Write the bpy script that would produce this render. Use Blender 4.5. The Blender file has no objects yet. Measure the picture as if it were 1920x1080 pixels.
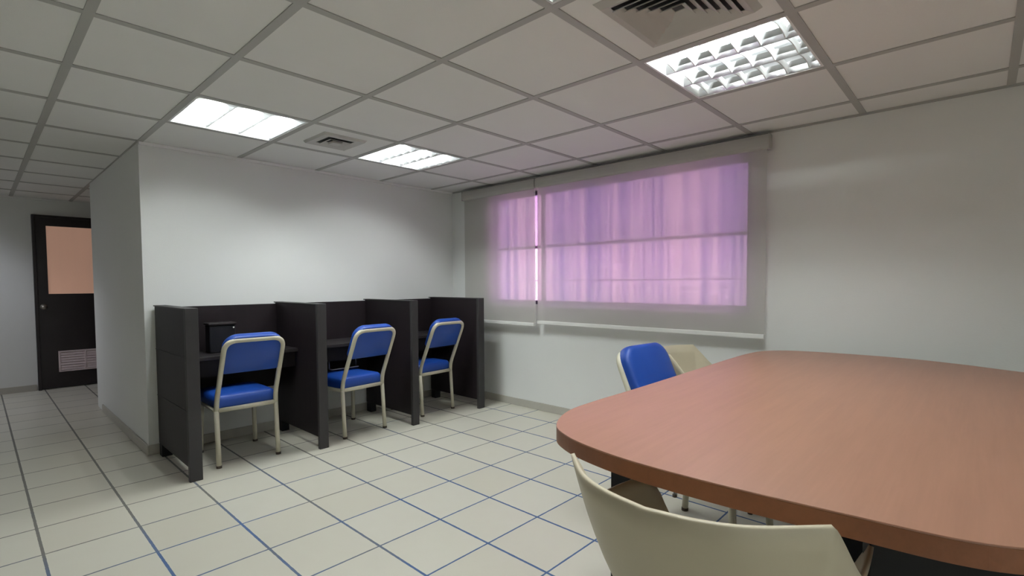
import bpy, bmesh, math, random
from mathutils import Vector, Matrix
random.seed(7)
PI = math.pi
SC = bpy.context.scene
COL = SC.collection
HC = 2.160                      # ceiling height

# ------------------------------------------------------------------ helpers
def link(o, parent=None):
    COL.objects.link(o)
    if parent: o.parent = parent
    return o

def obj(name, bm, mat, parent=None, smooth=False, bevel=0, seg=2, kind=None, loc=None, rot=None, autosmooth=None):
    bmesh.ops.recalc_face_normals(bm, faces=bm.faces)
    me = bpy.data.meshes.new(name); bm.to_mesh(me); bm.free()
    for m in (mat if isinstance(mat, (list, tuple)) else [mat]): me.materials.append(m)
    if smooth:
        for p in me.polygons: p.use_smooth = True
    o = bpy.data.objects.new(name, me); link(o, parent)
    if bevel:
        b = o.modifiers.new('bevel', 'BEVEL'); b.width = bevel; b.segments = seg; b.limit_method = 'ANGLE'; b.angle_limit = math.radians(40)
    if kind: o['kind'] = kind
    if loc: o.location = loc
    if rot: o.rotation_euler = rot
    return o

def thing(name, label, cat, loc=(0, 0, 0), rz=0, group=None):
    o = bpy.data.objects.new(name, None); o.empty_display_size = .1; link(o)
    o.location = loc; o.rotation_euler = (0, 0, rz)
    tag(o, label, cat, group); return o

def tag(o, label, cat, group=None):
    o['label'] = label; o['category'] = cat
    if group: o['group'] = group
    return o

def BM(): return bmesh.new()

def box(bm, x0, x1, y0, y1, z0, z1, mi=0):
    vs = [bm.verts.new(v) for v in ((x0,y0,z0),(x1,y0,z0),(x1,y1,z0),(x0,y1,z0),(x0,y0,z1),(x1,y0,z1),(x1,y1,z1),(x0,y1,z1))]
    for f in ((3,2,1,0),(4,5,6,7),(0,1,5,4),(1,2,6,5),(2,3,7,6),(3,0,4,7)):
        bm.faces.new([vs[i] for i in f]).material_index = mi
    return bm

def tube(bm, pts, r, n=12, cap=True):
    pts = [Vector(p) for p in pts]; rs = r if isinstance(r, (list, tuple)) else [r]*len(pts)
    rings = []; prev = None
    for i, p in enumerate(pts):
        if i == 0: t = pts[1]-p
        elif i == len(pts)-1: t = p-pts[i-1]
        else: t = (pts[i+1]-p).normalized()+(p-pts[i-1]).normalized()
        t.normalize()
        if prev is None:
            a = Vector((0,0,1)) if abs(t.z) < .9 else Vector((1,0,0))
            u = t.cross(a).normalized()
        else:
            u = (prev - t*prev.dot(t)).normalized()
        prev = u; v = t.cross(u)
        rings.append([bm.verts.new(p+(u*math.cos(2*PI*k/n)+v*math.sin(2*PI*k/n))*rs[i]) for k in range(n)])
    for a, b in zip(rings, rings[1:]):
        for k in range(n): bm.faces.new((a[k], a[(k+1)%n], b[(k+1)%n], b[k]))
    if cap:
        bm.faces.new(rings[0][::-1]); bm.faces.new(rings[-1])
    return bm

def fillet(pts, rad, n=6):
    """polyline with rounded inner corners"""
    pts = [Vector(p) for p in pts]; out = [pts[0]]
    for i in range(1, len(pts)-1):
        r = rad[i-1] if isinstance(rad, (list, tuple)) else rad
        a = (pts[i-1]-pts[i]); b = (pts[i+1]-pts[i])
        ra = min(r, a.length*.49); rb = min(r, b.length*.49)
        p0 = pts[i]+a.normalized()*ra; p1 = pts[i]+b.normalized()*rb
        for k in range(n+1):
            t = k/n; out.append(p0*(1-t)**2+pts[i]*2*t*(1-t)+p1*t*t)
    out.append(pts[-1]); return out

def catmull(P, n=6, closed=False):
    P = [Vector(p) for p in P]; N = len(P); out = []
    R = range(N) if closed else range(N-1)
    for i in R:
        p0 = P[(i-1) % N] if closed or i > 0 else P[0]*2-P[1]
        p1 = P[i]; p2 = P[(i+1) % N]
        p3 = P[(i+2) % N] if closed or i < N-2 else P[-1]*2-P[-2]
        for k in range(n):
            t = k/n
            out.append(.5*((2*p1)+(p2-p0)*t+(2*p0-5*p1+4*p2-p3)*t*t+(3*p1-p0-3*p2+p3)*t**3))
    if not closed: out.append(P[-1])
    return out

def prism(bm, outline, z0, z1):
    lo = [bm.verts.new((p[0], p[1], z0)) for p in outline]; hi = [bm.verts.new((p[0], p[1], z1)) for p in outline]
    n = len(lo)
    bm.faces.new(lo[::-1]); bm.faces.new(hi)
    for k in range(n): bm.faces.new((lo[k], lo[(k+1)%n], hi[(k+1)%n], hi[k]))
    return bm

def copy_thing(o, loc, rz, label, group=None):
    r = o.copy(); COL.objects.link(r); r.location = loc; r.rotation_euler = (0, 0, rz); r['label'] = label
    if group: r['group'] = group
    for ch in o.children:
        c = ch.copy(); COL.objects.link(c); c.parent = r
        for g in ch.children:
            d = g.copy(); COL.objects.link(d); d.parent = c
    return r

# ------------------------------------------------------------------ materials
def srgb(r, g, b):
    f = lambda c: (c/255/12.92) if c/255 <= .04045 else ((c/255+.055)/1.055)**2.4
    return (f(r), f(g), f(b), 1)

class NT:
    def __init__(s, name):
        s.m = bpy.data.materials.new(name); s.m.use_nodes = True
        s.t = s.m.node_tree; s.n = s.t.nodes; s.bsdf = s.n['Principled BSDF']; s.out = s.n['Material Output']
    def node(s, typ, **kw):
        n = s.n.new(typ)
        for k, v in kw.items():
            if k.startswith('i_'):
                key = k[2:]; key = int(key) if key.isdigit() else key.replace('_', ' ')
                n.inputs[key].default_value = v
            else: setattr(n, k, v)
        return n
    def link(s, a, b): s.t.links.new(a, b)
    def math(s, op, a, b=None, clamp=False):
        n = s.n.new('ShaderNodeMath'); n.operation = op; n.use_clamp = clamp
        for i, v in enumerate((a, b)):
            if v is None: continue
            if isinstance(v, (int, float)): n.inputs[i].default_value = v
            else: s.link(v, n.inputs[i])
        return n.outputs[0]
    def mix(s, fac, a, b):
        n = s.n.new('ShaderNodeMix'); n.data_type = 'RGBA'
        for i, v in ((0, fac), (6, a), (7, b)):
            if isinstance(v, (int, float, tuple)): n.inputs[i].default_value = v
            else: s.link(v, n.inputs[i])
        return n.outputs[2]
    def set(s, **kw):
        for k, v in kw.items(): s.bsdf.inputs[k.replace('_', ' ')].default_value = v
        return s

def paint(name, col, rough=.5, var=.05, scale=6, bump=0, bscale=200, metallic=0, spec=.5, stretch=None):
    """procedural painted / plastic / metal surface with a slight mottling"""
    M = NT(name); M.set(Roughness=rough, Metallic=metallic); M.bsdf.inputs['Specular IOR Level'].default_value = spec
    tc = M.node('ShaderNodeTexCoord'); src = tc.outputs['Object']
    if stretch:
        mp = M.node('ShaderNodeMapping'); mp.inputs['Scale'].default_value = stretch; M.link(src, mp.inputs[0]); src = mp.outputs[0]
    nz = M.node('ShaderNodeTexNoise', i_Scale=scale, i_Detail=4.0); M.link(src, nz.inputs['Vector'])
    dark = tuple(c*(1-var) for c in col[:3])+(1,); lite = tuple(min(1, c*(1+var)) for c in col[:3])+(1,)
    M.link(M.mix(nz.outputs['Fac'], dark, lite), M.bsdf.inputs['Base Color'])
    if bump:
        nb = M.node('ShaderNodeTexNoise', i_Scale=bscale, i_Detail=2.0); M.link(src, nb.inputs['Vector'])
        bp = M.node('ShaderNodeBump', i_Strength=bump, i_Distance=.002); M.link(nb.outputs['Fac'], bp.inputs['Height']); M.link(bp.outputs[0], M.bsdf.inputs['Normal'])
    return M.m

M_WALL = paint('wall_paint', (.79, .80, .785, 1), .6, .03, 2, .25, 160, spec=.3)
M_TILE_CEIL = paint('ceiling_tile_white', (.80, .80, .785, 1), .85, .025, 3, .35, 420, spec=.2)
M_TBAR = paint('ceiling_bar_grey', (.42, .42, .405, 1), .55, .04, 8)
M_TRIMW = paint('ceiling_edge_white', (.85, .85, .84, 1), .5, .04, 10)
M_BASE = paint('skirting_tile', (.47, .45, .40, 1), .45, .08, 9)
M_CARREL = paint('dark_wenge_laminate', (.012, .0085, .010, 1), .5, .25, 14, .15, 90, spec=.22, stretch=(1, 1, .08))
M_CARREL_EDGE = paint('lit_edge_wenge_laminate', (.036, .034, .035, 1), .5, .15, 14, .1, 90, spec=.3)  # carrel laminate painted lighter where posts and caps catch the light
M_DESK = paint('dark_desk_laminate', (.018, .015, .016, 1), .4, .2, 12, spec=.35)
M_BLACK = paint('black_plastic', (.006, .006, .008, 1), .5, .1, 10, spec=.25)
M_VINYL = paint('royal_blue_vinyl', srgb(18, 64, 150), .45, .06, 12, .15, 240)
M_TUBE = paint('cream_enamel_tube', srgb(205, 200, 180), .38, .06, 30)
M_FOOT = paint('brown_rubber_foot', (.05, .035, .025, 1), .6, .1, 20)
M_SHELL = paint('cream_plastic_shell', srgb(192, 182, 158), .45, .03, 9, .08, 300)
M_STEEL = paint('grey_steel_leg', (.42, .41, .40, 1), .35, .05, 20, metallic=.6)
M_DOOR = paint('dark_door_wood', (.014, .0095, .011, 1), .4, .2, 10, stretch=(1, 1, .1))
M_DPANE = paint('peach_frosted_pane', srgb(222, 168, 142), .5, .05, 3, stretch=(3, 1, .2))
_n = M_DPANE.node_tree.nodes['Principled BSDF']; _n.inputs['Emission Color'].default_value = (.95, .58, .42, 1); _n.inputs['Emission Strength'].default_value = .21  # emission stands in for light from an unbuilt room behind the pane
M_GRILLE = paint('pale_pink_grille', srgb(225, 208, 211), .5, .04, 8)
M_CHROME = paint('dull_chrome', (.28, .26, .23, 1), .35, .03, 20, metallic=1)
M_VENT = paint('grey_vent_enamel', (.52, .51, .49, 1), .5, .05, 10)
M_VENTD = paint('dark_duct', (.05, .05, .055, 1), .7, .1, 10)
M_REFL = paint('mirror_aluminium', (.88, .89, .90, 1), .16, .01, 10, metallic=1)
M_HOUS = paint('white_lamp_enamel', (.82, .83, .83, 1), .4, .02, 10)
M_FRAMEW = paint('dark_window_frame', (.045, .035, .06, 1), .4, .1, 10)
M_TRANS = paint('mauve_transom', (.22, .16, .25, 1), .5, .05, 10)
M_CASS = paint('grey_blind_cassette', (.46, .45, .425, 1), .55, .03, 12)
M_BAR = paint('pale_blind_bar', (.86, .86, .84, 1), .4, .03, 12)
M_OUT = paint('outside_render', (.30, .285, .275, 1), .8, .08, 2)
M_OUTG = paint('outside_paving', (.55, .53, .50, 1), .85, .1, 3)
M_OUTB = paint('outside_dark_backdrop', (.15, .135, .155, 1), .8, .1, 3)
M_OUTD = paint('outside_soffit', (.16, .15, .15, 1), .8, .1, 3)

def emission(name, col, s):
    M = NT(name); e = M.node('ShaderNodeEmission', i_Color=col, i_Strength=s); M.link(e.outputs[0], M.out.inputs[0]); return M.m
TUBE_E = 168.0
M_LAMPC = emission('cool_fluorescent_tube', (.88, .89, 1.0, 1), TUBE_E)
M_LAMP = emission('fluorescent_tube', (.94, 1.0, .985, 1), TUBE_E)

# floor: square cream tiles with a worn blue joint
def floor_mat():
    M = NT('cream_floor_tile'); M.set(Roughness=.36); M.bsdf.inputs['Specular IOR Level'].default_value = .42
    tc = M.node('ShaderNodeTexCoord'); sp = M.node('ShaderNodeSeparateXYZ'); M.link(tc.outputs['Object'], sp.inputs[0])
    TX, TY, OX, OY = .3480, .3444, -2.353, -2.249
    u = M.math('DIVIDE', M.math('SUBTRACT', sp.outputs[0], OX), TX); v = M.math('DIVIDE', M.math('SUBTRACT', sp.outputs[1], OY), TY)
    def edge(w, T):   # distance to nearest joint, metres
        fr = M.math('FRACT', w); return M.math('MULTIPLY', M.math('MINIMUM', fr, M.math('SUBTRACT', 1, fr)), T)
    eu, ev = edge(u, TX), edge(v, TY)
    rag = M.node('ShaderNodeTexNoise', i_Scale=38.0, i_Detail=3.0); M.link(tc.outputs['Object'], rag.inputs[0])
    hw = M.math('ADD', .0030, M.math('MULTIPLY', rag.outputs[0], .0028))
    g = M.math('LESS_THAN', M.math('MINIMUM', M.math('MULTIPLY', eu, .76), ev), hw)
    # per-tile tone
    cv = M.node('ShaderNodeCombineXYZ'); M.link(M.math('FLOOR', u), cv.inputs[0]); M.link(M.math('FLOOR', v), cv.inputs[1])
    wn = M.node('ShaderNodeTexWhiteNoise', noise_dimensions='2D'); M.link(cv.outputs[0], wn.inputs['Vector'])
    mott = M.node('ShaderNodeTexNoise', i_Scale=7.0, i_Detail=5.0, i_Roughness=.6); M.link(tc.outputs['Object'], mott.inputs[0])
    t1 = M.mix(wn.outputs['Value'], (.60, .575, .485, 1), (.645, .63, .55, 1))
    t2 = M.mix(M.math('MULTIPLY', mott.outputs[0], .5), t1, (.57, .54, .45, 1))
    # joint: blue paint, worn to grey-brown in large patches
    wear = M.node('ShaderNodeTexNoise', i_Scale=1.1, i_Detail=4.0, i_Roughness=.65); M.link(tc.outputs['Object'], wear.inputs[0])
    # blue is best kept away from the back wall
    w2 = M.math('ADD', wear.outputs[0], M.math('MULTIPLY', M.math('ADD', sp.outputs[1], 2.1), .16))
    rp = M.node('ShaderNodeMapRange', i_1=.50, i_2=.70); M.link(w2, rp.inputs[0])
    gc = M.mix(rp.outputs[0], (.062, .115, .25, 1), (.16, .155, .14, 1))
    M.link(M.mix(g, t2, gc), M.bsdf.inputs['Base Color'])
    bp = M.node('ShaderNodeBump', i_Strength=.5, i_Distance=.0015); M.link(M.math('SUBTRACT', 1, g), bp.inputs['Height']); M.link(bp.outputs[0], M.bsdf.inputs['Normal'])
    M.link(M.math('ADD', .34, M.math('MULTIPLY', g, .4)), M.bsdf.inputs['Roughness'])
    return M.m
M_FLOOR = floor_mat()

def wood_mat(name, c1, c2, rough):
    M = NT(name); M.set(Roughness=rough)
    tc = M.node('ShaderNodeTexCoord'); mp = M.node('ShaderNodeMapping'); mp.inputs['Scale'].default_value = (1.2, 16, 16); M.link(tc.outputs['Object'], mp.inputs[0])
    n1 = M.node('ShaderNodeTexNoise', i_Scale=2.2, i_Detail=6.0, i_Roughness=.55, i_Distortion=.4); M.link(mp.outputs[0], n1.inputs[0])
    mp2 = M.node('ShaderNodeMapping'); mp2.inputs['Scale'].default_value = (3, 90, 90); M.link(tc.outputs['Object'], mp2.inputs[0])
    n2 = M.node('ShaderNodeTexNoise', i_Scale=2.0, i_Detail=3.0); M.link(mp2.outputs[0], n2.inputs[0])
    f = M.math('ADD', M.math('MULTIPLY', n1.outputs[0], .7), M.math('MULTIPLY', n2.outputs[0], .3))
    rp = M.node('ShaderNodeMapRange', i_1=.3, i_2=.7); M.link(f, rp.inputs[0])
    M.link(M.mix(rp.outputs[0], c1, c2), M.bsdf.inputs['Base Color'])
    return M.m
M_WOOD = wood_mat('cherry_laminate', (.31, .153, .100, 1), (.36, .180, .119, 1), .37)
M_WOODE = wood_mat('cherry_edge_band', (.20, .070, .027, 1), (.24, .085, .034, 1), .4)

def fabric_mat():
    M = NT('sunscreen_blind_fabric')
    tc = M.node('ShaderNodeTexCoord')
    nz = M.node('ShaderNodeTexNoise', i_Scale=5.0, i_Detail=3.0); M.link(tc.outputs['Object'], nz.inputs[0])
    col = M.mix(nz.outputs[0], (.55, .545, .51, 1), (.61, .60, .565, 1))
    d = M.node('ShaderNodeBsdfDiffuse'); M.link(col, d.inputs[0])
    tl = M.node('ShaderNodeBsdfTranslucent', i_Color=(.75, .72, .70, 1))
    tp = M.node('ShaderNodeBsdfTransparent', i_Color=(1, 1, 1, 1))
    m1 = M.node('ShaderNodeMixShader', i_0=.33); M.link(d.outputs[0], m1.inputs[1]); M.link(tl.outputs[0], m1.inputs[2])
    m2 = M.node('ShaderNodeMixShader', i_0=.14); M.link(m1.outputs[0], m2.inputs[1]); M.link(tp.outputs[0], m2.inputs[2])
    M.link(m2.outputs[0], M.out.inputs[0]); return M.m
M_FABRIC = fabric_mat()

def glass_mat():
    """window glass under a wrinkled violet film"""
    M = NT('violet_film_glass')
    tc = M.node('ShaderNodeTexCoord')
    mp = M.node('ShaderNodeMapping'); mp.inputs['Scale'].default_value = (1, 9.5, .16); M.link(tc.outputs['Object'], mp.inputs[0])
    nz = M.node('ShaderNodeTexNoise', i_Scale=1.7, i_Detail=2.5, i_Roughness=.55); M.link(mp.outputs[0], nz.inputs[0])
    rp = M.node('ShaderNodeMapRange', i_1=.36, i_2=.64); M.link(nz.outputs[0], rp.inputs[0])
    col = M.mix(rp.outputs[0], (.54, .37, .68, 1), (.96, .70, .85, 1))
    tp = M.node('ShaderNodeBsdfTransparent'); M.link(col, tp.inputs[0])
    tl = M.node('ShaderNodeBsdfTranslucent'); M.link(col, tl.inputs[0])
    m0 = M.node('ShaderNodeMixShader', i_0=.20); M.link(tp.outputs[0], m0.inputs[1]); M.link(tl.outputs[0], m0.inputs[2])
    gl = M.node('ShaderNodeBsdfGlossy', i_Roughness=.08)
    fr = M.node('ShaderNodeFresnel', i_IOR=1.3)
    m = M.node('ShaderNodeMixShader'); M.link(fr.outputs[0], m.inputs[0]); M.link(m0.outputs[0], m.inputs[1]); M.link(gl.outputs[0], m.inputs[2])
    M.link(m.outputs[0], M.out.inputs[0]); return M.m
M_GLASS = glass_mat()

# ------------------------------------------------------------------ room shell
XL, YN, YD, XC, YC = -6.0, -7.2, 3.55, -2.77, 2.08       # left wall, near wall, door wall, corridor face, corridor end
WY0, WY1, WZ0, WZ1 = -3.075, -.605, .985, 2.035           # window opening
obj('floor', box(BM(), XL-.1, .15, YN-.1, YD+.1, -.1, 0), M_FLOOR, kind='structure')

xs = [-5.693, -5.083, -4.473, -3.863, -3.253, -2.763, -2.137, -1.524, -.893, -.287]
ys = [-.024+.61*k for k in range(-11, 6)]                 # joint lines of the suspended ceiling
xe = [XL]+xs+[0.0]; ye = [YN]+ys+[YD]
FIX = {
 'A': (xs[5], xs[6], -1.244, -.634), 'B': (xs[7], xs[8], -1.244, -.634),
 'C': (xs[7], xs[8], -3.684, -3.074), 'D': (xs[5], xs[6], -3.684, -3.074),
 'E': (xs[5], xs[6], -6.124, -5.514),
 'G': (xs[2], xs[3], -6.124, -5.514),
 'I': (xs[2], xs[3], 2.416, 3.026),
 'VS': (xs[6], xs[7], -1.244, -.634), 'VB': (xs[6], xs[7], -3.684, -3.074)}
def is_open(xm, ym):
    return any(a < xm < b and c < ym < d for (k, (a, b, c, d)) in FIX.items() if k[0] != 'V')
bm = BM()
for a, b in zip(xe, xe[1:]):
    for c, d in zip(ye, ye[1:]):
        if d-c < .002 or b-a < .002 or is_open((a+b)/2, (c+d)/2): continue
        box(bm, a, b, c, d, HC, HC+.015)
obj('ceiling', bm, M_TILE_CEIL, kind='structure')
bm = BM(); hb = .0165
for x in xs:
    box(bm, x-hb, x+hb, YN, YD, HC-.004, HC)
for y in ys:
    if abs(y+.024) < .01: continue
    for a, b in zip(xe, xe[1:]):
        x0 = a+(hb if a > XL else 0); x1 = b-(hb if b < 0 else 0)
        box(bm, x0, x1, y-hb, y+hb, HC-.004, HC)
for a, b in zip(xe, xe[1:]):                              # the joint that runs along the back wall, corridor only
    if b <= XC+.02: box(bm, a+hb, b-hb, -.024-hb, -.024+hb, HC-.004, HC)
obj('trim_1', bm, M_TBAR, kind='structure')
bm = BM()                                                 # pale wall angle round the ceiling
box(bm, XC+.0, -.02, -.022, -.001, HC-.022, HC-.001)
box(bm, XL, XC, YD-.02, YD-.001, HC-.02, HC-.001)
obj('trim_2', bm, M_TRIMW, kind='structure', bevel=.002)
bm = BM(); box(bm, -.016, -.001, YN, -.03, HC-.012, HC-.001)
obj('trim_3', bm, M_TBAR, kind='structure')

# roof void above the ceiling, keeps daylight out
obj('ceiling_slab', box(BM(), XL-.1, .15, YN-.1, YD+.1, HC+.5, HC+.6), M_OUTD, kind='structure')

# window wall with its opening
bm = BM(); T = .15
box(bm, 0, T, YN, WY0, 0, HC+.5); box(bm, 0, T, WY1, YD, 0, HC+.5)
box(bm, 0, T, WY0, WY1, 0, WZ0); box(bm, 0, T, WY0, WY1, WZ1, HC+.5)
obj('wall_right', bm, M_WALL, kind='structure')
obj('wall_back', box(BM(), XC, 0, 0, .12, 0, HC+.5), M_WALL, kind='structure')
obj('wall_corridor', box(BM(), XC, XC+.12, .12, YC, 0, HC+.5), M_WALL, kind='structure')
obj('wall_end', box(BM(), XL, 0, YD, YD+.1, 0, HC+.5), M_WALL, kind='structure')
obj('wall_left', box(BM(), XL-.1, XL, YN, YD, 0, HC+.5), M_WALL, kind='structure')
obj('wall_near', box(BM(), XL, 0, YN-.1, YN, 0, HC+.5), M_WALL, kind='structure')

def skirting(name, *b):
    bm = BM(); box(bm, *b); return obj(name, bm, M_BASE, kind='structure', bevel=.003)
skirting('baseboard_right', -.012, 0, YN, -.012, 0, .07)
skirting('baseboard_back', XC, 0, -.012, 0, 0, .07)
skirting('baseboard_corridor', XC-.012, XC, -.012, 1.78, 0, .07)
skirting('baseboard_end', XL, -3.115, YD-.012, YD, 0, .07)
skirting('baseboard_left', XL, XL+.012, YN, YD-.012, 0, .07)

# ------------------------------------------------------------------ window
win = obj('window_1', (lambda bm: (
    box(bm, .03, .08, WY0, WY1, WZ0, WZ0+.035), box(bm, .03, .08, WY0, WY1, WZ1-.035, WZ1),
    box(bm, .03, .08, WY0, WY0+.035, WZ0+.035, WZ1-.035), box(bm, .03, .08, WY1-.035, WY1, WZ0+.035, WZ1-.035), bm)[-1])(BM()),
    M_FRAMEW, kind='structure')
bm = BM(); box(bm, .032, .078, WY0+.035, WY1-.035, 1.507, 1.529); obj('transom', bm, M_TRANS, win)
bm = BM(); box(bm, .045, .06, WY0+.035, WY1-.035, 1.202, 1.208); obj('glazing_bar', bm, M_TRANS, win)
bm = BM(); box(bm, .035, .075, -1.245, -1.222, WZ0+.035, 1.507); box(bm, .035, .075, -1.245, -1.222, 1.529, WZ1-.035); obj('mullion', bm, M_FRAMEW, win)
bm = BM(); box(bm, .05, .054, WY0+.03, WY1-.03, WZ0+.03, WZ1-.03); obj('window_pane', bm, M_GLASS, win)

# outside: paving, a pale boundary wall and an unseen eave slab added to shade the upper half of the window
obj('trim_4', box(BM(), .15, 9, -12, 8, -.6, -.5), M_OUTG, kind='structure')
obj('wall_boundary', box(BM(), 5.0, 5.2, -12, 8, -.5, 1.98), M_OUT, kind='structure')
obj('wall_backdrop', box(BM(), 5.25, 9, -12, 8, -.5, 3.3), M_OUTB, kind='structure')  # dark block added behind the wall to darken the upper view outside
obj('trim_5', box(BM(), .15, 2.3, -8, 4, 2.55, 2.7), M_OUTD, kind='structure')

# ------------------------------------------------------------------ roller blinds
def blind(label, y0, y1, zb, xo):
    t = thing('roller_blind', label, 'blind', (xo, (y0+y1)/2, zb), 0, 'roller blinds over the window')
    h = (y1-y0)/2; top = 2.128-zb
    # cassette: a rounded front housing
    prof = [(.045, 0), (.045, -.092), (-.006, -.092), (-.016, -.086), (-.022, -.072), (-.024, -.05), (-.022, -.02), (-.016, 0)]
    bm = BM(); a = [bm.verts.new((x, -h-.012, top+z)) for x, z in prof]; b = [bm.verts.new((x, h+.012, top+z)) for x, z in prof]
    n = len(prof); bm.faces.new(a); bm.faces.new(b[::-1])
    for k in range(n): bm.faces.new((a[k], a[(k+1)%n], b[(k+1)%n], b[k]))
    c = obj('cassette', bm, M_CASS, t, bevel=.003)
    for s in (-1, 1):
        bm = BM(); box(bm, -.025, .047, s*(h+.0135)-.0015, s*(h+.0135)+.0015, top-.094, top+.002)
        obj('end_cap', bm, M_CASS, c, bevel=.003)
    # cloth, hanging with a very slight belly
    bm = BM(); NY, NZ = 24, 16; g = []
    for i in range(NY+1):
        col = []
        for k in range(NZ+1):
            y = -h+2*h*i/NY; z = .02+(top-.1)*k/NZ
            col.append(bm.verts.new((.0015*math.sin(y*6.0)+.003*math.sin(PI*k/NZ)*math.cos(y*2), y, z)))
        g.append(col)
    for i in range(NY):
        for k in range(NZ): bm.faces.new((g[i][k], g[i+1][k], g[i+1][k+1], g[i][k+1]))
    f = obj('blind_cloth', bm, M_FABRIC, t, smooth=True)
    bm = BM(); box(bm, -.014, .010, -h, h, -.006, .024); obj('bottom_bar', bm, M_BAR, t, bevel=.004)
    return t
blind('short grey roller blind nearest the corner above the last desk bay', -1.222, -.268, .793, -.062)
bl = blind('long grey roller blind glowing purple over most of the window', -3.186, -1.262, .818, -.066)
bm = BM()                                                 # bead chain of the long blind, along its left edge
tube(bm, [(-.028, .968, 1.2), (-.028, .970, .6), (-.028, .968, .0), (-.03, .972, -.02)], .0028, 6)
obj('pull_chain', bm, M_BAR, bl)

# ------------------------------------------------------------------ door at the end of the corridor
DX0, DX1, DZ = -3.103, -2.28, 1.975
door = obj('door_1', (lambda bm: (
    box(bm, DX0+.03, DX1-.03, YD-.035, YD-.002, .01, .19), box(bm, DX0+.03, -2.925, YD-.035, YD-.002, .19, .43), box(bm, -2.45, DX1-.03, YD-.035, YD-.002, .19, .43),
    box(bm, DX0+.03, DX1-.03, YD-.035, YD-.002, .43, 1.087), box(bm, DX0+.03, -2.985, YD-.035, YD-.002, 1.087, 1.855), box(bm, -2.41, DX1-.03, YD-.035, YD-.002, 1.087, 1.855),
    box(bm, DX0+.03, DX1-.03, YD-.035, YD-.002, 1.855, DZ-.03), bm)[-1])(BM()), M_DOOR, kind='structure')
bm = BM(); box(bm, DX0, DX0+.03, YD-.045, YD-.001, 0, DZ); box(bm, DX1-.03, DX1, YD-.045, YD-.001, 0, DZ); box(bm, DX0+.03, DX1-.03, YD-.045, YD-.001, DZ-.03, DZ)
obj('door_frame', bm, M_DOOR, door, bevel=.004)
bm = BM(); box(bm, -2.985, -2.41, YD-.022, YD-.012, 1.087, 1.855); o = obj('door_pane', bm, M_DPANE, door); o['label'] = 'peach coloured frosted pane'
bm = BM(); gx0, gx1 = -2.925, -2.45
box(bm, gx0, gx1, YD-.042, YD-.03, .19, .205); box(bm, gx0, gx1, YD-.042, YD-.03, .415, .43)
box(bm, gx0, gx0+.015, YD-.042, YD-.03, .205, .415); box(bm, gx1-.015, gx1, YD-.042, YD-.03, .205, .415); box(bm, -2.695, -2.68, YD-.042, YD-.03, .205, .415)
for k in range(7):
    z = .21+.029*k
    for a, b in ((gx0+.015, -2.695), (-2.68, gx1-.015)):
        vs = [bm.verts.new(v) for v in ((a, YD-.040, z), (b, YD-.040, z), (b, YD-.033, z+.028), (a, YD-.033, z+.028), (a, YD-.037, z), (b, YD-.037, z), (b, YD-.030, z+.028), (a, YD-.030, z+.028))]
        for q in ((0,1,2,3), (7,6,5,4), (0,4,5,1), (2,6,7,3), (0,3,7,4), (1,5,6,2)): bm.faces.new([vs[i] for i in q])
o = obj('vent_grille', bm, M_GRILLE, door); o['label'] = 'pale slatted vent grille'
bm = BM(); bmesh.ops.create_uvsphere(bm, u_segments=16, v_segments=10, radius=.028); bmesh.ops.translate(bm, verts=bm.verts, vec=(-3.03, YD-.085, .94))
tube(bm, [(-3.03, YD-.034, .94), (-3.03, YD-.04, .94)], .032, 16); tube(bm, [(-3.03, YD-.038, .94), (-3.03, YD-.07, .94)], .012, 12)
o = obj('door_knob', bm, M_CHROME, door, smooth=True); o['label'] = 'dull chrome knob'

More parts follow.
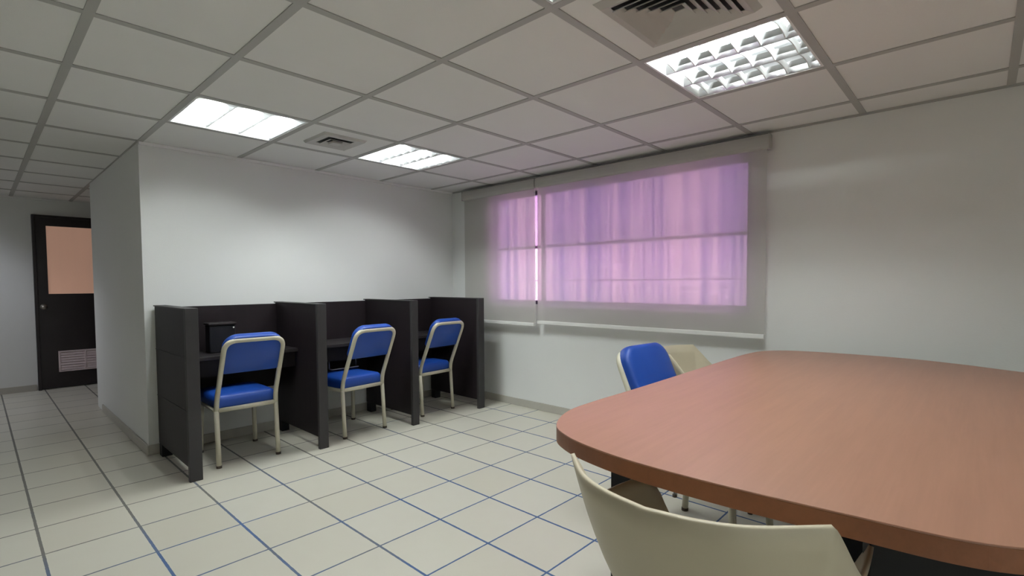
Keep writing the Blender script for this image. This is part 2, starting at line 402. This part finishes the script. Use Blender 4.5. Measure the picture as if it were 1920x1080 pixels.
# ------------------------------------------------------------------ ceiling lights
def make_light(label, c, lamp=None, lit=(0, 1, 2)):
    x0, x1, y0, y1 = c; hx, hy = (x1-x0)/2-.014, (y1-y0)/2-.014
    t = thing('ceiling_light', label, 'ceiling light', ((x0+x1)/2, (y0+y1)/2, HC), 0, 'louvred ceiling lights')
    H = .105; w = .012
    bm = BM()
    box(bm, -hx, hx, -hy, hy, H, H+.01); box(bm, -hx, -hx+w, -hy, hy, -.003, H); box(bm, hx-w, hx, -hy, hy, -.003, H)
    box(bm, -hx+w, hx-w, -hy, -hy+w, -.003, H); box(bm, -hx+w, hx-w, hy-w, hy, -.003, H)
    obj('housing', bm, M_HOUS, t)
    ix, iy = hx-w, hy-w; P = 2*ix/3
    bm = BM(); box(bm, -ix+.001, ix-.001, -iy+.001, iy-.001, .094, .0985); obj('reflector_sheet', bm, M_REFL, t)
    for k in range(3):
        xc = -ix+P*(k+.5)
        bm = BM(); tube(bm, [(xc, -iy+.03, .072), (xc, iy-.03, .072)], .013, 12)
        l = obj('lamp_tube', bm, (lamp or M_LAMP) if k in lit else M_HOUS, t, smooth=True)
        for s in (-1, 1):
            bm = BM(); box(bm, xc-.015, xc+.015, s*(iy-.016)-.014, s*(iy-.016)+.014, .060, .1); obj('lamp_holder', bm, M_HOUS, l)
    def wedge(bm, pts, axis, a, b):
        lo = [bm.verts.new((a, p, z) if axis == 0 else (p, a, z)) for p, z in pts]; hi = [bm.verts.new((b, p, z) if axis == 0 else (p, b, z)) for p, z in pts]
        n = len(pts); bm.faces.new(lo); bm.faces.new(hi[::-1])
        for q in range(n): bm.faces.new((lo[q], lo[(q+1)%n], hi[(q+1)%n], hi[q]))
    for k in range(4):                                    # long mirror reflectors between the tubes
        bm = BM(); xc = -ix+P*k
        if k in (0, 3):
            s = 1 if k == 0 else -1
            wedge(bm, [(xc+s*.001, .0), (xc+s*.006, .0), (xc+s*.010, .025), (xc+s*.020, .050), (xc+s*.001, .050)], 1, -iy+.001, iy-.001)
        else:
            wedge(bm, [(xc-.003, .0), (xc+.003, .0), (xc+.008, .022), (xc+.018, .045), (xc-.018, .045), (xc-.008, .022)], 1, -iy+.001, iy-.001)
        obj('reflector', bm, M_REFL, t)
    bm = BM(); NB = 6                                      # parabolic cross blades, six a channel
    for k in range(3):
        xa = -ix+P*k+.005; xb = -ix+P*(k+1)-.005; NX = 6
        for q in range(NB):
            yc = -iy+2*iy*(q+.5)/NB; rows = []
            for m in range(NX+1):
                x = xa+(xb-xa)*m/NX; s = abs(2*m/NX-1); dip = .012*(1-s*s)
                rows.append([bm.verts.new((x, yc+p, z)) for p, z in ((-.002, .002+dip), (.002, .002+dip), (.0035, .020+dip*.5), (.008, .038), (-.008, .038), (-.0035, .020+dip*.5))])
            for A, B in zip(rows, rows[1:]):
                for e in range(6): bm.faces.new((A[e], A[(e+1)%6], B[(e+1)%6], B[e]))
            bm.faces.new(rows[0]); bm.faces.new(rows[-1][::-1])
    obj('louvre', bm, M_HOUS, t)
    return t
make_light('bright louvred ceiling light above the left end of the back wall', FIX['A'])
make_light('bright louvred ceiling light beside the small vent, nearer the window corner', FIX['B'])
make_light('louvred ceiling light with mirror blades above the conference table', FIX['C'], lit=(0, 1))
make_light('louvred ceiling light left of the large vent, barely in at the top edge', FIX['D'])
for k, lab in (('E', 'louvred ceiling light in the near row, behind the large vent line'), 
               ('G', 'louvred ceiling light in the near row, closest to the left wall'), 
               ('I', 'louvred ceiling light at the far end of the corridor')):
    make_light(lab, FIX[k], M_LAMPC if k == 'I' else None, (0, 2) if k == 'I' else (0, 1, 2))

# ------------------------------------------------------------------ ceiling vents
def square_ring(bm, ho, hi, z0, z1, zi=None):
    """square ring, outer half ho at z0, inner half hi at z1 (sloped blade of thickness 3 mm)"""
    def loop(h, z): return [bm.verts.new(v) for v in ((-h, -h, z), (h, -h, z), (h, h, z), (-h, h, z))]
    a, b, c, d = loop(ho, z0), loop(hi, z1), loop(ho, z0+.003), loop(hi, z1+.003)
    for L, R in ((a, b), (b, d), (d, c), (c, a)):
        for k in range(4): bm.faces.new((L[k], L[(k+1)%4], R[(k+1)%4], R[k]))
t = thing('small_ceiling_vent', 'small square grey air diffuser between the two bright lights', 'air vent', (-1.85, -.965, HC))
bm = BM(); square_ring(bm, .152, .142, -.0015, -.016); square_ring(bm, .142, .092, -.016, -.010); obj('frame', bm, M_VENT, t)
bm = BM(); box(bm, -.095, .095, -.095, .095, -.006, -.001); obj('duct_backing', bm, M_VENTD, t)
bm = BM(); square_ring(bm, .075, .045, -.020, -.007); obj('blade', bm, M_VENT, t)
bm = BM(); box(bm, -.035, .035, -.035, .035, -.026, -.010); obj('centre_plate', bm, M_VENT, t, bevel=.004)

t = thing('large_ceiling_vent', 'large four-way louvred air diffuser above the conference table light', 'air vent', (-1.838, -3.404, HC))
bm = BM(); square_ring(bm, .215, .195, -.0015, -.020); square_ring(bm, .195, .170, -.020, -.012); obj('frame', bm, M_VENT, t, bevel=.001)
bm = BM(); box(bm, -.178, .178, -.178, .178, -.004, -.001); obj('duct_backing', bm, M_VENTD, t)
for k in range(5):
    h = .165-.030*k; bm = BM(); square_ring(bm, h, h-.026, -.026, -.008); obj('blade', bm, M_VENT, t)

# ------------------------------------------------------------------ study carrels
t = thing('study_carrel', 'dark three-bay study carrel standing along the back wall', 'study carrel', (-1.5, -.41, 0))
def L(x, y): return x+1.5, y+.41
PX = [(-2.723, -2.652), (-1.912, -1.845), (-1.105, -1.041), (-.353, -.280)]
YF, YB, ZT = -.780, -.045, 1.045
for n, (a, b) in enumerate(PX):
    bm = BM(); x0, y0 = L(a, YF+.03); x1, y1 = L(b, YB)
    box(bm, x0+.004, x1-.004, y0, y1, .085, ZT-.008)
    p = obj('side_panel', bm, M_CARREL, t, bevel=.002)
    bm = BM(); box(bm, x0, x1, y0-.03, y0, 0, ZT); obj('front_post', bm, M_CARREL_EDGE, p, bevel=.003)
    bm = BM(); box(bm, x0, x1, y0, y1+.02, ZT-.008, ZT); obj('top_cap', bm, M_CARREL_EDGE, p, bevel=.002)
    bm = BM(); box(bm, x0+.004, x1-.004, y1-.075, y1-.005, 0, .085); obj('rear_foot', bm, M_BLACK, p, bevel=.004)
    if n == 0:
        for z in (.425, .745):                            # panel joints on the outer face
            bm = BM(); box(bm, x0+.001, x0+.004, y0+.005, y1-.005, z-.0025, z+.0025)
            obj('joint_strip', bm, M_BLACK, p)
for (a, b), (c, d) in zip(PX, PX[1:]):
    x0, y0 = L(b-.004, -.450); x1, y1 = L(c+.004, -.065)
    bm = BM(); box(bm, x0, x1, y1, y1+.018, .37, 1.030); obj('back_panel', bm, M_CARREL, t, bevel=.002)
    bm = BM(); box(bm, x0, x1, y0, y1, .678, .703); obj('desk_top', bm, M_DESK, t, bevel=.003)
    bm = BM(); box(bm, x0, x1, y0+.06, y0+.075, .56, .678); obj('apron', bm, M_CARREL, t)
x0, y0 = L(-1.60, -.37); x1, _ = L(-1.36, 0)
bm = BM(); tube(bm, fillet([(x0, y0+.05, .487), (x0, y0, .487), (x1, y0, .487), (x1, y0+.05, .487)], .015), .005, 8)
tube(bm, [(x0, y0+.05, .487), (x0, y0+.05, .57)], .005, 8); tube(bm, [(x1, y0+.05, .487), (x1, y0+.05, .57)], .005, 8)
o = obj('tray_rail', bm, M_STEEL, t, smooth=True); o['label'] = 'thin steel rail under the middle desk'

t = thing('desk_box', 'small black box standing on the desk of the left bay', 'box', (-2.37, -.235, .703))
bm = BM(); box(bm, -.085, .085, -.05, .05, 0, .195); obj('body', bm, M_BLACK, t, bevel=.008)
bm = BM(); box(bm, -.092, .092, -.057, .057, .195, .212); obj('lid', bm, M_CARREL, t, bevel=.005)
bm = BM(); tube(bm, [(.07, -.05, .175), (.07, -.056, .175)], .005, 10); o = obj('glint_dot', bm, M_BAR, t); o['label'] = 'tiny pale dot'  # pale disc painted in as a specular glint on the box

# ------------------------------------------------------------------ blue vinyl chairs (face local +Y)
def pad(bm, W, Hh, T, rad, axis, org, top_in=0.0, n=8):
    """upholstered pad: rounded rectangle W x Hh, thickness T, puffed on the front; axis = (U, V, N) vectors"""
    U, V, N = [Vector(a) for a in axis]; O = Vector(org)
    base = []
    for cx, cy, a0 in ((1, 1, 0), (-1, 1, PI/2), (-1, -1, PI), (1, -1, 1.5*PI)):
        r = rad if cy > 0 else min(rad, .03)
        for k in range(n+1):
            a = a0+PI/2*k/n; base.append(((W/2-r)*cx+r*math.cos(a), (Hh/2-r)*cy+r*math.sin(a)))
    rings = []
    for off, s in ((0, .965), (.006, .99), (.014, 1.0), (T*.55, 1.0), (T*.82, .975), (T*.95, .92), (T*1.04, .78), (T*1.10, .5), (T*1.12, .2)):
        rings.append([bm.verts.new(O+U*(u-(W/2)*(1-s)*(u/(W/2)))+V*(v-(Hh/2)*(1-s)*(v/(Hh/2)))+N*off) for u, v in base])
    m = len(base)
    for a, b in zip(rings, rings[1:]):
        for k in range(m): bm.faces.new((a[k], a[(k+1)%m], b[(k+1)%m], b[k]))
    bm.faces.new(rings[0][::-1]); bm.faces.new(rings[-1])

def make_chair(label, loc, rz, group):
    t = thing('vinyl_chair', label, 'chair', loc, rz, group)
    w = .186; yr, yf, zs = -.215, .215, .368; yt, zt = -.380, .834
    R = .0155
    # back hoop: one bent tube over the top, carried down as the rear legs
    side = lambda s: [(s*w, yr, 0), (s*(w), yr+.026, zs), (s*(w-.003), yr+.018, .44), (s*(w-.008), yt, zt)]
    pl, pr = side(-1), side(1)
    bm = BM(); tube(bm, fillet(pl[1:]+pr[1:][::-1], [.05, .075, .075, .05], 9), R, 12); obj('back_hoop', bm, M_TUBE, t, smooth=True)
    for s in (-1, 1):
        a = side(s)
        bm = BM(); tube(bm, [a[0], a[1]], R, 12); l = obj('leg', bm, M_TUBE, t, smooth=True)
        bm = BM(); tube(bm, [(a[0][0], a[0][1], 0), (a[0][0], a[0][1]+.001, .016)], R+.0015, 12); obj('rubber_foot', bm, M_FOOT, l)
        bm = BM(); tube(bm, [(s*(w-.005), yf, 0), (s*(w-.015), yf-.018, zs-.006)], R, 12); l = obj('leg', bm, M_TUBE, t, smooth=True)
        bm = BM(); tube(bm, [(s*(w-.005), yf, 0), (s*(w-.005), yf-.001, .016)], R+.0015, 12); obj('rubber_foot', bm, M_FOOT, l)
    bm = BM(); y0, y1 = yr+.026, yf-.018
    tube(bm, [(-w, y0, zs), (w, y0, zs)], R*.95, 12); tube(bm, [(-w+.015, y1, zs-.006), (w-.015, y1, zs-.006)], R*.95, 12)
    for s in (-1, 1): tube(bm, [(s*w, y0, zs), (s*(w-.015), y1, zs-.006)], R*.95, 12)
    obj('seat_frame', bm, M_TUBE, t, smooth=True)
    bm = BM(); pad(bm, .385, .42, .082, .05, ((1, 0, 0), (0, 1, 0), (0, 0, 1)), (0, .028, zs+.010)); obj('seat', bm, M_VINYL, t, smooth=True)
    # backrest in the hoop plane
    d = Vector((0, yt-(yr+.018), zt-.44)).normalized(); N = Vector((1, 0, 0)).cross(d)
    if N.y < 0: N = -N
    top = Vector((0, yt, zt)); Hb = .268; c = top - d*(Hb/2-.024) + N*(-.004)
    bm = BM(); pad(bm, .366, Hb, .062, .085, ((1, 0, 0), tuple(d), tuple(N)), tuple(c)); obj('backrest', bm, M_VINYL, t, smooth=True)
    return t
G1 = 'blue chairs at the study carrel'
c1 = make_chair('blue vinyl chair pushed into the left carrel bay', (-2.333, -.428, 0), math.radians(-1), G1)
copy_thing(c1, (-1.499, -.452, 0), math.radians(5), 'blue vinyl chair pushed into the middle carrel bay')
copy_thing(c1, (-.706, -.376, 0), math.radians(4), 'blue vinyl chair pushed into the right carrel bay nearest the window')
c4 = copy_thing(c1, (-1.288, -3.305, 0), math.radians(174), 'blue vinyl chair facing the conference table under the window')
del c4['group']

# ------------------------------------------------------------------ conference table
TZ, TT = .780, .043
out = [(-2.435,-3.325), (-2.297,-3.262), (-2.132,-3.248), (-1.835,-3.252), (-1.328,-3.250), (-.912,-3.247), (-.575,-3.255), (-.390,-3.305), (-.285,-3.445),
       (-.243,-3.699), (-.243,-3.933), (-.305,-4.144), (-.372,-4.274), (-.455,-4.42), (-.62,-4.53), (-.90,-4.575), (-1.40,-4.585), (-1.90,-4.58), (-2.20,-4.52), (-2.37,-4.41),
       (-2.475,-4.290), (-2.520,-4.196), (-2.538,-4.05), (-2.556,-3.85), (-2.558,-3.66), (-2.538,-3.516), (-2.500,-3.406)]
CX, CYt = -1.40, -3.90
ring = catmull([(x-CX, y-CYt, 0) for x, y in out], 6, True)
t = thing('conference_table', 'large cherry-brown conference table with rounded corners', 'table', (CX, CYt, 0))
bm = BM(); prism(bm, [(p.x, p.y) for p in ring], TZ-.004, TZ); top = obj('table_top', bm, M_WOOD, t, bevel=.001)
bm = BM(); prism(bm, [(p.x, p.y) for p in ring], TZ-TT, TZ-.004); obj('edge_band', bm, M_WOODE, top, bevel=.0006)['label'] = 'darker brown edge band'
def leg(a, b, thick):
    a, b = Vector((a[0]-CX, a[1]-CYt, 0)), Vector((b[0]-CX, b[1]-CYt, 0)); d = (b-a).normalized(); n = Vector((-d.y, d.x, 0))*thick/2
    bm = BM(); prism(bm, [a-n, b-n, b+n, a+n], 0.012, TZ-TT); l = obj('leg_panel', bm, M_BLACK, t, bevel=.003)
    bm = BM(); prism(bm, [a-n*1.2-d*.01, b-n*1.2+d*.01, b+n*1.2+d*.01, a+n*1.2-d*.01], 0, .012); obj('floor_glide', bm, M_BLACK, l)
leg((-2.222, -3.385), (-2.235, -3.50), .03)
leg((-2.33, -4.05), (-2.17, -4.30), .03)
leg((-1.58, -3.79), (-1.55, -3.98), .05)
leg((-.62, -3.50), (-.50, -3.66), .03)
leg((-.62, -4.30), (-.50, -4.14), .03)

# ------------------------------------------------------------------ cream shell armchairs (face local +X)
def make_shell(label, loc, rz, group):
    t = thing('shell_chair', label, 'chair', loc, rz, group)
    # rim from the front of one arm, round the back, to the front of the other
    half = [(.200, .150, .440), (.205, .205, .520), (.190, .248, .600), (.140, .262, .643), (.05, .270, .652), (-.045, .274, .658), (-.100, .272, .690), (-.160, .262, .755), (-.198, .256, .795)]
    back = [(-.202, .254, .799), (-.290, .165, .800), (-.325, .088, .798), (-.341, 0, .797)]
    rim = catmull(half, 4)+catmull(back, 6)
    full = rim+[Vector((p.x, -p.y, p.z)) for p in rim[-2::-1]]
    NV = 14; grid = []
    for p in full:
        # foot of the section on the seat rim, and the seat middle
        ang = math.atan2(p.y/.27, (p.x+.02)/.24)
        q = Vector((-.02+.175*math.cos(ang), .198*math.sin(ang), .425)); 
        if p.x > .19: q = Vector((.195, p.y*.75, .430))
        c = Vector((.0+q.x*.35, q.y*.30, .405)); m = q+(p-q)*.48; m.z = p.z-(p.z-.425)*.62
        m += Vector((q.x-m.x, q.y-m.y, 0))*-.10
        row = []
        for k in range(NV+1):
            v = k/NV
            a = (1-v)**3; b = 3*v*(1-v)**2; cc = 3*v*v*(1-v); d = v**3
            row.append(p*a+m*b+Vector((q.x, q.y, .410))*cc+c*d)
        grid.append(row)
    bm = BM(); G = [[bm.verts.new(v) for v in r] for r in grid]
    for r0, r1 in zip(G, G[1:]):
        for k in range(NV): bm.faces.new((r0[k], r1[k], r1[k+1], r0[k+1]))
    cv = bm.verts.new((0.02, 0, .402))
    for r0, r1 in zip(G, G[1:]): bm.faces.new((r0[NV], r1[NV], cv))
    f = [bm.verts.new((.205, y, .428)) for y in (0,)]
    bm.faces.new((G[0][0], *[G[0][k] for k in range(1, NV+1)], cv, *[G[-1][k] for k in range(NV, -1, -1)], f[0]))
    o = obj('shell', bm, M_SHELL, t, smooth=True)
    so = o.modifiers.new('thick', 'SOLIDIFY'); so.thickness = .009; so.offset = 0
    for sx, sy in ((1, 1), (1, -1), (-1, 1), (-1, -1)):
        x = .19*sx; y = .175*sy
        bm = BM(); tube(bm, fillet([(sx*.09, sy*.03, .392), (x*.82, y*.85, .392), (x, y, 0)], .03), .010, 10); l = obj('leg', bm, M_STEEL, t, smooth=True)
        bm = BM(); tube(bm, [(x, y, 0), (x*.999, y*.999, .015)], .0125, 10); obj('rubber_foot', bm, M_FOOT, l)
    return t
s1 = make_shell('cream plastic shell armchair close in front of the table', (-2.45, -3.795, 0), 0, None)
copy_thing(s1, (-.757, -3.157, 0), math.radians(-80), 'cream plastic shell armchair at the window side beside the blue chair')

# ------------------------------------------------------------------ light, camera, view
W = bpy.data.worlds.new('daylight'); SC.world = W; W.use_nodes = True
bg = W.node_tree.nodes['Background']; bg.inputs[0].default_value = (.86, .93, 1.0, 1); bg.inputs[1].default_value = 16.5

cam = bpy.data.cameras.new('camera'); co = bpy.data.objects.new('camera', cam); COL.objects.link(co)
r = Vector((.68220599, -.73114129, -.00523513)); u = Vector((.03435715, .02490385, .99909929)); f = Vector((.73035237, .68177138, -.04210949))
m = Matrix(((r.x, u.x, -f.x), (r.y, u.y, -f.y), (r.z, u.z, -f.z))).to_4x4(); m.translation = (-3.56906, -4.21125, 1.18755)
co.matrix_world = m
cam.sensor_width = 36; cam.lens = 36*943.012/1920; cam.shift_y = 29.749/1920; cam.clip_start = .02
SC.camera = co

vs = SC.view_settings
SC.display_settings.display_device = 'sRGB'
vs.view_transform = 'Standard'; vs.look = 'None'; vs.exposure = 0.0; vs.gamma = 1; vs.use_curve_mapping = False
SC.cycles.use_denoising = True
SC.cycles.max_bounces = 10; SC.cycles.diffuse_bounces = 5; SC.cycles.transparent_max_bounces = 8
SC.cycles.sample_clamp_indirect = 6.0
SC.cycles.caustics_reflective = True
